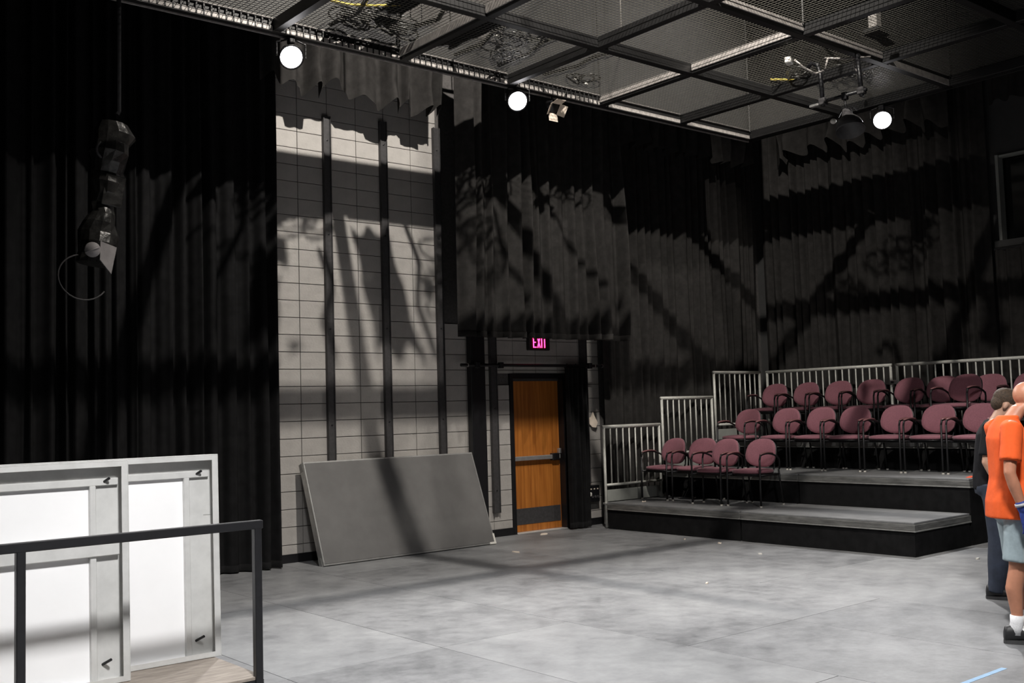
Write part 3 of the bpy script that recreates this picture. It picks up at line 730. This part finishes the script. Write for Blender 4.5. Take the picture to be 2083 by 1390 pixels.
rope('yellow_rope', 'short yellow rope on the grid beside the hanging pipes', [(10.62, 7.80-.12, GZ+.142), (10.75, 7.62, GZ+.15), (10.9, 7.52, GZ+.142)], .014, 'yellow')
rope('yellow_rope', 'yellow rope at the far right edge of the grid', [(10.95, 4.75, GZ+.142), (10.95, 4.5, GZ+.15), (11.0, 4.2, GZ+.142)], .016, 'yellow')
for k_, (xa, ya, xb, yb) in enumerate(((5.35, 9.2, 5.3, 7.95), (6.08, 8.75, 6.12, 7.98), (6.93, 9.2, 6.85, 8.0), (7.55, 9.2, 7.5, 7.95), (8.2, 9.15, 8.35, 8.0))):  # cables added to cast streaky shadows on the block wall
    rope('black_cable', 'black cable added across the mesh bay for wall streaks, %s from the left curtain' % ('first', 'second', 'third', 'fourth', 'fifth')[k_], [(xa, ya, GZ+.158), (xa*.6+xb*.4+.06, ya*.6+yb*.4, GZ+.158), (xa*.3+xb*.7-.05, ya*.3+yb*.7, GZ+.158), (xb, yb, GZ+.158)], .024, 'cable', 'cable', 'cables added for shadow streaks')
rope('hanging_wire', 'thin pale wire hanging from above through the grid center', [(8.25, 7.9, GZ+.14), (8.27, 7.92, 7.0), (8.25, 7.9, CZ)], .006, 'grid_light', 'wire')
def junction(label, p, s=.05, m='white_part'):
    t = thing('cable_connector', label, 'connector', p, .4, 'pale connectors on the grid')
    MB().cbox(-s, s, -s*.6, s*.6, 0, s*1.1, s*.15).build('body', m, t)
    MB().lathe([(s*.35, 0), (s*.35, s*.8), (s*.2, s*.9)], Matrix.Translation((s, 0, s*.55)) @ Matrix.Rotation(PI/2, 4, 'Y'), 8).build('plug', 'white_part', t)
junction('pale double connector beside the beam crossing in the grid center', (8.44, 7.98, GZ+.135), .04)
junction('pale connector on the mesh left of the middle work light', (6.96, 8.5, GZ+.135), .035)
junction('pale connector near the top edge above the cable heap', (5.85, 8.06, GZ+.135), .035)
junction('pale connector on the grid edge right of the middle work light', (8.6, 9.05, GZ+.135), .03)
junction('second pale connector on the grid edge, smaller, toward the corner', (8.85, 9.1, GZ+.135), .022)
junction('white junction box hung by the beam near the trapeze pipes', (9.68, 6.75, GZ-.10), .06)
junction('white connector on the grid over the right work light', (12.1, 7.35, GZ+.135), .04)
# small lamp with barn doors
t = thing('barn_door_light', 'small unlit light with cream barn doors beside the middle work light', 'lamp', (8.50, 9.35, 5.36))
MB().lathe([(.05, -.09), (.06, -.08), (.065, .05), (.06, .055)], Matrix.Rotation(math.radians(125), 4, 'X'), 14).build('housing', 'black_metal', t, True)
for a in (0, 1, 2, 3):
    F = Matrix.Rotation(math.radians(125), 4, 'X') @ Matrix.Rotation(a*PI/2, 4, 'Z') @ Matrix.Translation((.062, 0, .055)) @ Matrix.Rotation(math.radians(50), 4, 'Y')
    MB().box(-.002, .002, -.07, .07, 0, .10, F).build('barn_door', 'paper', t)
MB().tube([(0, 0, .0), (0, 0, .14)], .01, 6).build('hanger', 'black_metal', t)
# trapeze of pipes
TX = 10.30
t = thing('pipe_trapeze', 'black pipe trapeze hanging below the grid left of the right work light', 'pipes')
MB().tube([(TX, 6.95, 5.50), (TX, 6.88, 5.56), (TX, 6.80, 5.52), (TX, 6.77, 5.4), (TX, 6.75, 5.03)], .026, 8).build('hanging_pipe', 'black_metal', t, True)
MB().tube([(TX, 6.29, 5.50), (TX, 6.26, 5.02)], .026, 8).build('hanging_pipe', 'black_metal', t, True)
MB().tube([(TX, 6.95, 5.08), (TX, 6.2, 5.08)], .021, 8).build('cross_pipe', 'black_metal', t, True)
for y in (6.75, 6.26): MB().cbox(TX-.04, TX+.04, y-.04, y+.04, 5.04, 5.12, .008).build('clamp', 'strut', t)
MB().cbox(TX-.03, TX+.03, 6.80, 6.92, 5.045, 5.075, .006).build('bracket_plate', 'alu', t)
# scoop hung from trapeze
t = thing('scoop_light', 'dark unlit scoop light hanging under the pipe trapeze', 'lamp', (TX, 6.47, 5.08))
MB().tube([(0, 0, .03), (0, 0, -.10), (0.02, -.01, -.17)], .012, 6).cbox(-.03, .03, -.03, .03, -.05, .035, .006).build('clamp', 'black_metal', t)
F = Matrix.Translation((.02, -.02, -.30)) @ Matrix.Rotation(math.radians(-16), 4, 'X') @ Matrix.Rotation(math.radians(12), 4, 'Y')
MB().lathe([(.045, .16), (.055, .15), (.06, .08), (.13, .0), (.165, -.12), (.160, -.12), (.12, .0)], F, 22).build('reflector', 'strut', t, True)
MB().tube([(.02, -.14, -.20), (.02, -.09, -.15), (.02, .06, -.15), (.02, .11, -.22)], .009, 6).build('yoke', 'black_metal', t)
MB().ell((-.02, .15, -.26), (.035, .035, .03)).build('cap', 'white_part', t, True)
# conduit and cable loops near trapeze
rope('pale_conduit', 'pale cable loop drooping under the grid beside the white box', [(9.74, 6.72, GZ-.05), (9.82, 6.66, GZ-.14), (9.95, 6.60, GZ-.20), (10.05, 6.55, GZ-.16), (10.08, 6.52, GZ-.02)], .012, 'grid_light', 'cable')
rope('pale_conduit', 'straight pale conduit running above the pipe trapeze', [(10.05, 6.55, GZ-.02), (10.25, 6.40, GZ-.03), (10.45, 6.22, GZ-.02)], .012, 'grid_light', 'cable')
rope('pale_conduit', 'small pale cable hook between the two hanging pipes', [(10.33, 6.33, GZ-.03), (10.33, 6.36, GZ-.12), (10.38, 6.32, GZ-.2), (10.42, 6.28, GZ-.2)], .011, 'grid_light', 'cable')
t = thing('mounting_post', 'pale vertical post with black bracket above the right end of the grid', 'post', (10.20, 6.0, GZ+.136))
MB().cbox(-.05, .05, -.05, .05, .01, .28, .006).build('post_tube', 'grid_light', t)
MB().cbox(-.09, .09, -.09, .09, -.0, .04, .006).build('foot', 'black_metal', t)

# hanging spotlight assembly at left
t = thing('hanging_spotlight', 'dark wrapped spotlight hanging nose-down before the left curtain with a white disc', 'lamp')
A = Vector((3.24, 9.35, 4.42)); B = Vector((3.0, 9.35, 2.88)); dd = (B-A).normalized()
MB().tube([(3.26, 9.35, GZ), (3.255, 9.35, 4.45), A], .022, 8).build('drop_pipe', 'black_metal', t)
F = frame(A, dd)
rnd = random.Random(8); sec = []
for k in range(15):
    q = k/14; z = .10+q*1.28
    r = .145+.035*math.sin(q*9)+rnd.uniform(-.018, .018)
    c = F @ Vector((rnd.uniform(-.02, .02), rnd.uniform(-.02, .02), z))
    a = rnd.uniform(0, 1.2); R3_ = rotto(dd)
    sec.append((c, r*rnd.uniform(.9, 1.1), r*rnd.uniform(.8, 1.05), R3_ @ Vector((math.cos(a*.2), math.sin(a*.2), 0)), R3_ @ Vector((-math.sin(a*.2), math.cos(a*.2), 0))))
MB().loft(sec, 12).build('wrapped_body', 'foil', t)
Fy = F @ Matrix.Translation((.08, -.10, .38))
pts = [Fy @ Vector((.075*math.cos(a), 0, .075*math.sin(a))) for a in [2*PI*i/16 for i in range(16)]]
MB().tube(pts, .014, 6, closed=True).build('focus_ring', 'strut', t, True)
MB().cbox(-.13, .05, -.12, -.10, .58, .86, .006, F).build('side_plate', 'foil', t)
fl_ = MB(); fl_.add([F @ Vector(v) for v in ((.02, -.17, 1.20), (-.13, -.15, 1.22), (-.12, -.15, 1.46), (-.0, -.17, 1.36), (.02, -.15, 1.20), (-.13, -.13, 1.22), (-.12, -.13, 1.46), (-.0, -.15, 1.36))], [(0, 1, 2, 3), (7, 6, 5, 4), (0, 4, 5, 1), (1, 5, 6, 2), (2, 6, 7, 3), (3, 7, 4, 0)]); fl_.build('flap', 'pale_wrap', t)
D_ = Matrix.Translation(F @ Vector((.075, -.17, 1.29))) @ rotto((-.35, -.9, -.15)).to_4x4()
MB().lathe([(.062, -.02), (.066, 0), (.060, .012)], D_, 20).box(-.06, .06, -.006, .006, .012, .016, D_).build('lens_cap', 'pale_wrap', t, True)
loopc = Vector((2.93, 9.30, 2.93))
pts = [loopc+Vector((.21*math.cos(a), .03*math.sin(a), .20*math.sin(a))) for a in [PI*.55+PI*1.25*i/20 for i in range(21)]]
MB().tube(pts, .007, 6).build('cable_loop', 'strut', t, True)

# ------------------------------------------------------------------ bits on the floor and decks
def scrap(label, x, y, z, s, m, seed, cat='debris', name='paper_scrap', asp=.5):
    rnd = random.Random(seed); n = 7
    ring = [(s*math.cos(2*PI*k/n)*rnd.uniform(.6, 1.1), s*asp*math.sin(2*PI*k/n)*rnd.uniform(.6, 1.1)) for k in range(n)]
    vs = [(a, b, .0005) for a, b in ring]+[(a*.9, b*.9, .006+.012*rnd.random()) for a, b in ring]
    o = MB().add(vs, [tuple(range(n))[::-1], tuple(range(n, 2*n))]+[(k, (k+1) % n, n+(k+1) % n, n+k) for k in range(n)]).build(name, m)
    o.location = (x, y, z); o.rotation_euler.z = rnd.uniform(0, 3); return tag(o, label, cat)
scrap('pale paper scrap on the floor right of the leaning deck', 8.04, 9.73, 0, .09, 'paper', 1, asp=.3)
scrap('cream scrap on the floor by the door threshold', 9.42, 10.80, 0, .07, 'paper', 2)
scrap('tiny white scrap on the floor by the man in jeans', 10.70, 5.46, 0, .045, 'white_part', 3)
scrap('tiny white scrap on the floor before the platform center', 9.64, 7.41, 0, .03, 'white_part', 4)
scrap('tiny pale scrap in the middle of the open floor', 7.75, 6.58, 0, .03, 'paper', 5)
scrap('tiny pale scrap on the floor near the platform joint', 10.1, 8.35, 0, .025, 'paper', 6)
scrap('tiny cream scrap on the floor left of the platform joint', 10.15, 8.95, 0, .022, 'paper', 8)
scrap('pale scrap on the lowest platform by the railing', 10.75, 10.2, PZ[0], .05, 'paper', 7)
o = MB().cbox(-.14, .14, -.03, .03, 0, .006, .002).build('strap', 'red_strap'); o.location = (12.45, 6.32, PZ[1]); o.location = (11.95, 6.12, PZ[1]); o.rotation_euler.z = .3; tag(o, 'orange strap lying on the middle platform end', 'strap')
o = MB().box(-.30, .30, -.018, .018, 0, .0012).build('floor_tape', 'tape_blue'); o.location = (6.20, 3.185, 0.0); tag(o, 'strip of blue tape on the floor at lower right', 'tape')

# ------------------------------------------------------------------ people (local x forward, y left, z up)
def skinned(name, mb, m, parent, voxel=.012, smooth=4, fac=.5):
    o = mb.build(name, m, parent, True)
    r = o.modifiers.new('remesh', 'REMESH'); r.mode = 'VOXEL'; r.voxel_size = voxel; r.use_smooth_shade = True
    s = o.modifiers.new('smooth', 'SMOOTH'); s.factor = fac; s.iterations = smooth
    return o
def seglimb(mb, pts, radii, seg=14, flat=1.0):
    mb.tube([Vector(p) for p in pts], list(radii), seg)
    for p, r in ((pts[0], radii[0]), (pts[-1], radii[-1])): mb.ell(p, (r, r, r), seg=12, rings=8)
    return mb
XX, YY = Vector((1, 0, 0)), Vector((0, 1, 0))
def ring(c, rx, ry): return (Vector(c), rx, ry, XX, YY)
def hand(mb, wrist, d, fwd_, k=1.0, curl=.5, side=1):
    # d: direction of the fingers, fwd_: direction of the thumb side
    d = Vector(d).normalized(); f = Vector(fwd_); f = (f-d*f.dot(d)).normalized(); n = d.cross(f)*side
    W = Vector(wrist)
    pc = W+d*.045*k
    mb.loft([(W, .024*k, .020*k, f, n), (W+d*.03*k, .034*k, .017*k, f, n), (W+d*.075*k, .040*k, .015*k, f, n), (W+d*.095*k, .036*k, .012*k, f, n)], 12)
    for i, (off, ln) in enumerate(((.030, .072), (.010, .082), (-.011, .076), (-.031, .058))):
        b = W+d*.085*k+f*off*k; p = [b]; a = 0
        for j, fr_ in enumerate((.45, .32, .23)):
            a += curl*(.5+.35*j); p.append(p[-1]+(d*math.cos(a)+n*math.sin(a))*ln*k*fr_)
        mb.tube(p, [.0095*k, .009*k, .0083*k, .0068*k], 8)
        mb.ell(p[-1], (.0068*k,)*3, seg=8, rings=6)
    b = W+d*.03*k+f*.028*k
    p = [b, b+(d*.6+f*.7)*.035*k, b+(d*.95+f*.75+n*.2)*.052*k, b+(d*1.4+f*.75+n*.35)*.062*k]
    mb.tube(p, [.013*k, .011*k, .0095*k, .0075*k], 8); mb.ell(p[-1], (.0075*k,)*3, seg=8, rings=6)
def head(mb, c, tilt, k=1.0):
    # head centre c, facing +x, tilted forward by tilt
    R = Matrix.Rotation(tilt, 3, 'Y'); c = Vector(c)
    P = lambda x, y, z: c+R @ Vector((x*k, y*k, z*k))
    mb.ell(P(-.012, 0, .030), (.098*k, .076*k, .092*k), R)       # skull
    mb.ell(P(.030, 0, -.035), (.062*k, .060*k, .080*k), R)       # face
    mb.ell(P(.050, 0, -.092), (.036*k, .036*k, .026*k), R)       # chin
    mb.ell(P(.022, 0, -.075), (.055*k, .058*k, .035*k), R)       # jaw
    mb.ell(P(.075, 0, .022), (.020*k, .052*k, .012*k), R)        # brow
    mb.ell(P(.103, 0, -.028), (.017*k, .014*k, .022*k), R)       # nose
    mb.ell(P(.090, 0, -.008), (.012*k, .009*k, .026*k), R)
    mb.ell(P(.082, 0, -.064), (.014*k, .026*k, .011*k), R)       # mouth area
    for s in (-1, 1):
        mb.ell(P(-.010, s*.081, -.014), (.021*k, .012*k, .035*k), Matrix.Rotation(.2, 3, 'Y') @ R)
        mb.ell(P(.060, s*.042, -.035), (.022*k, .020*k, .018*k), R)
    return P
def facebits(P, parent):
    for s in (-1, 1):
        e = MB().ell(P(.074, s*.031, .000), (.0125, .012, .010), seg=12, rings=8).build('eye', 'eye', parent, True)
        MB().ell(P(.0835, s*.031, .000), (.0045, .006, .006), seg=10, rings=6).build('iris', 'iris', e, True)
    MB().ell(P(.092, 0, -.066), (.006, .023, .007), seg=12, rings=8).build('mouth', 'lip_skin', parent, True)

def shoe(parent, ankle, ang, nm='shoe'):
    a = Vector((ankle[0], ankle[1], 0)); R = Matrix.Rotation(ang, 3, 'Z'); u_ = R @ XX; v_ = R @ YY; zz = Vector((0, 0, 1))
    def sec(x, w, h, z0=.012): return (a+u_*x+zz*(z0+h/2), w, h/2, v_, zz)
    mb = MB().loft([sec(-.085, .022, .07), sec(-.075, .036, .105), sec(-.03, .042, .115), sec(.02, .042, .105), sec(.07, .045, .078), (a+u_*.13+zz*.044, .048, .032, v_, zz), (a+u_*.175+zz*.038, .040, .026, v_, zz), (a+u_*.20+zz*.032, .022, .018, v_, zz)], 14)
    o = skinned(nm, mb, 'shoe', parent, .008, 2)
    sm = MB(); n = 20; ringp = []
    for k in range(n):
        t_ = 2*PI*k/n; x = .06+.148*math.cos(t_); wd = .046+.006*math.cos(t_); ringp.append(a+u_*x+v_*(wd*math.copysign(abs(math.sin(t_))**.7, math.sin(t_))))
    vs = [p+zz*.001 for p in ringp]+[p+zz*.026 for p in ringp]
    sm.add(vs, [tuple(range(n))[::-1], tuple(range(n, 2*n))]+[(k, (k+1) % n, n+(k+1) % n, n+k) for k in range(n)])
    sm.build('sole', 'sole', o)
    lc = MB()
    for j in range(4):
        x = .035+.022*j; z = .112-.014*j
        lc.tube([a+u_*x-v_*.022+zz*(z-.004), a+u_*x+zz*(z+.004), a+u_*x+v_*.022+zz*(z-.004)], .0035, 6)
    lc.build('laces', 'sole', o)

# --- man in orange: back three-quarter view, right arm hanging, looking ahead
t = thing('person', 'bald man in orange T-shirt, pale denim shorts and a blue glove', 'person', (7.345, 3.46, 0), math.radians(-43))
hipL, hipR = Vector((0, .095, .93)), Vector((0, -.095, .93))
knL, knR = Vector((.05, .11, .50)), Vector((-.05, -.11, .50))
anL, anR = Vector((.07, .12, .09)), Vector((-.08, -.115, .09))
shL, shR = Vector((-.03, .195, 1.46)), Vector((-.065, -.195, 1.455))
elL, wrL = Vector((.06, .27, 1.17)), Vector((.24, .24, 1.02))
elR, wrR = Vector((-.125, -.265, 1.155)), Vector((-.055, -.27, .915))
b = MB()
P = head(b, (.135, 0, 1.645), .22)
b.loft([ring((-.035, 0, 1.44), .085, .10), ring((-.005, 0, 1.49), .070, .072), ring((.045, 0, 1.55), .064, .064), ring((.085, 0, 1.605), .062, .060)], 14)
b.loft([ring((0, 0, .86), .12, .155), ring((-.005, 0, .95), .13, .165), ring((.005, 0, 1.08), .125, .15), ring((0, 0, 1.25), .125, .165), ring((-.015, 0, 1.38), .115, .175), ring((-.03, 0, 1.45), .085, .16), ring((-.035, 0, 1.49), .05, .08)], 18)
for hp, kn, an in ((hipL, knL, anL), (hipR, knR, anR)):
    cf = kn.lerp(an, .33)+Vector((-.022, 0, 0))
    seglimb(b, [hp, hp.lerp(kn, .5)+Vector((.01, 0, 0)), kn, cf, kn.lerp(an, .75), an], [.088, .076, .056, .056, .038, .034])
for sh, el, wr in ((shL, elL, wrL), (shR, elR, wrR)):
    seglimb(b, [sh, sh.lerp(el, .5), el, el.lerp(wr, .35), wr], [.055, .047, .039, .041, .027])
hand(b, wrL, (.8, -.1, -.5), (0, -.3, .9), 1.0, .5, 1)
body = skinned('body', b, 'skin_a', t, .010, 3)
facebits(P, body)
s = MB()
s.loft([ring((-.005, 0, .835), .182, .222), ring((-.008, 0, .95), .174, .212), ring((.005, 0, 1.10), .155, .185), ring((.0, 0, 1.25), .148, .195), ring((-.015, 0, 1.38), .135, .205), ring((-.028, 0, 1.455), .098, .175), ring((-.022, 0, 1.505), .080, .094), ring((.0, 0, 1.538), .076, .078)], 20)
for sh, el in ((shL, elL), (shR, elR)):
    a0 = sh+Vector((0, -.05*math.copysign(1, sh.y), -.005)); e1 = sh.lerp(el, .74)
    s.tube([a0, sh, sh.lerp(el, .4), e1], [.066, .072, .068, .072], 14)
skinned('t_shirt', s, 'orange', t, .010, 3)
h = MB()
h.loft([ring((-.005, 0, .84), .138, .172), ring((-.005, 0, .92), .138, .172), ring((0, 0, .97), .130, .160)], 18)
for hp, kn in ((hipL, knL), (hipR, knR)):
    e1 = hp.lerp(kn, .90)
    h.tube([hp+Vector((-.01, 0, .02)), hp.lerp(kn, .3), hp.lerp(kn, .6), e1], [.098, .100, .096, .098], 14)
h.ell((-.045, .07, .88), (.095, .085, .09)); h.ell((-.045, -.07, .88), (.095, .085, .09))
sh_ = skinned('shorts', h, 'denim_pale', t, .010, 3)
for kn, an in ((knL, anL), (knR, anR)):
    top = an.lerp(kn, .24); up_ = (top-an)
    MB().tube([an+Vector((-.005, 0, -.03)), an+Vector((-.003, 0, .02)), an.lerp(kn, .12), top], [.044, .043, .043, .045], 14).build('sock', 'sock', t, True)
    MB().ell(an+Vector((.05, 0, -.012)), (.075, .042, .042)).build('sock_foot', 'sock', t, True)
shoe(t, anL, .15); shoe(t, anR, -.18)
g_ = MB(); hand(g_, wrR-Vector((0, 0, .005)), (.28, .02, -.95), (.9, .3, .2), 1.16, .45, -1)
seglimb(g_, [elR.lerp(wrR, .86), wrR], [.037, .034])
gl = skinned('glove', g_, 'glove', t, .006, 2)
MB().lathe([(.041, 0), (.041, .02)], frame(elR.lerp(wrR, .83), wrR-elR), 14).build('cuff', 'glove_grey', gl, True)

# --- man in black T-shirt and jeans behind him, leaning forward
t = thing('person', 'brown-haired man in black T-shirt and dark jeans behind the orange shirt', 'person', (8.80, 4.315, 0), math.radians(-56))
hipL, hipR = Vector((-.01, .095, .93)), Vector((-.01, -.095, .93))
knL, knR = Vector((.08, .11, .50)), Vector((.0, -.11, .50))
anL, anR = Vector((.10, .12, .09)), Vector((-.035, -.115, .09))
shL, shR = Vector((.02, .19, 1.42)), Vector((-.015, -.20, 1.42))
elL, wrL = Vector((.12, .26, 1.13)), Vector((.30, .22, 1.02))
elR, wrR = Vector((-.075, -.255, 1.13)), Vector((.045, -.25, .90))
b = MB()
P = head(b, (.135, 0, 1.60), .42)
b.loft([ring((.02, 0, 1.40), .080, .095), ring((.045, 0, 1.46), .062, .064), ring((.08, 0, 1.52), .058, .056), ring((.11, 0, 1.57), .058, .056)], 14)
b.loft([ring((-.01, 0, .86), .12, .155), ring((-.01, 0, .95), .125, .16), ring((.0, 0, 1.08), .115, .145), ring((.01, 0, 1.25), .118, .16), ring((.015, 0, 1.36), .108, .17), ring((.015, 0, 1.42), .08, .155), ring((.02, 0, 1.45), .05, .08)], 18)
for hp, kn, an in ((hipL, knL, anL), (hipR, knR, anR)):
    cf = kn.lerp(an, .33)+Vector((-.02, 0, 0))
    seglimb(b, [hp, hp.lerp(kn, .5)+Vector((.01, 0, 0)), kn, cf, kn.lerp(an, .75), an], [.085, .072, .054, .053, .038, .034])
for sh, el, wr in ((shL, elL, wrL), (shR, elR, wrR)):
    seglimb(b, [sh, sh.lerp(el, .5), el, el.lerp(wr, .35), wr], [.053, .046, .039, .040, .027])
hand(b, wrL, (.8, -.1, -.5), (0, -.3, .9), 1.0, .5, 1); hand(b, wrR, (.5, .05, -.85), (.8, .2, .4), 1.0, .5, -1)
body = skinned('body', b, 'skin_b', t, .010, 3)
facebits(P, body)
hr = MB(); Rh = Matrix.Rotation(.42, 3, 'Y')
hr.ell(P(-.020, 0, .048), (.104, .084, .092), Rh); hr.ell(P(-.060, 0, .000), (.062, .074, .075), Rh); hr.ell(P(.050, 0, .088), (.055, .062, .036), Rh); hr.ell(P(.01, 0, .105), (.07, .066, .04), Rh)
skinned('hair', hr, 'hair', body, .009, 1)
s = MB()
s.loft([ring((-.012, 0, .90), .148, .185), ring((-.01, 0, 1.0), .148, .182), ring((.0, 0, 1.12), .142, .175), ring((.01, 0, 1.25), .138, .185), ring((.015, 0, 1.36), .125, .198), ring((.018, 0, 1.425), .092, .170), ring((.024, 0, 1.465), .070, .085), ring((.03, 0, 1.48), .066, .070)], 20)
for sh, el in ((shL, elL), (shR, elR)):
    a0 = sh+Vector((0, -.05*math.copysign(1, sh.y), -.005)); e1 = sh.lerp(el, .82)
    s.tube([a0, sh, sh.lerp(el, .4), e1], [.066, .074, .072, .072], 14)
skinned('t_shirt', s, 'black_cotton', t, .010, 3)
h = MB()
h.loft([ring((-.012, 0, .86), .136, .172), ring((-.012, 0, .95), .136, .170), ring((-.01, 0, 1.0), .128, .158)], 18)
for hp, kn, an in ((hipL, knL, anL), (hipR, knR, anR)):
    h.tube([hp+Vector((-.01, 0, .02)), hp.lerp(kn, .4), kn, kn.lerp(an, .5), kn.lerp(an, .86), an+Vector((-.01, 0, -.035))], [.100, .092, .080, .078, .068, .068], 14)
h.ell((-.055, .07, .91), (.09, .085, .09)); h.ell((-.055, -.07, .91), (.09, .085, .09))
skinned('jeans', h, 'denim_dark', t, .010, 3)
shoe(t, anL, .1); shoe(t, anR, -.1)
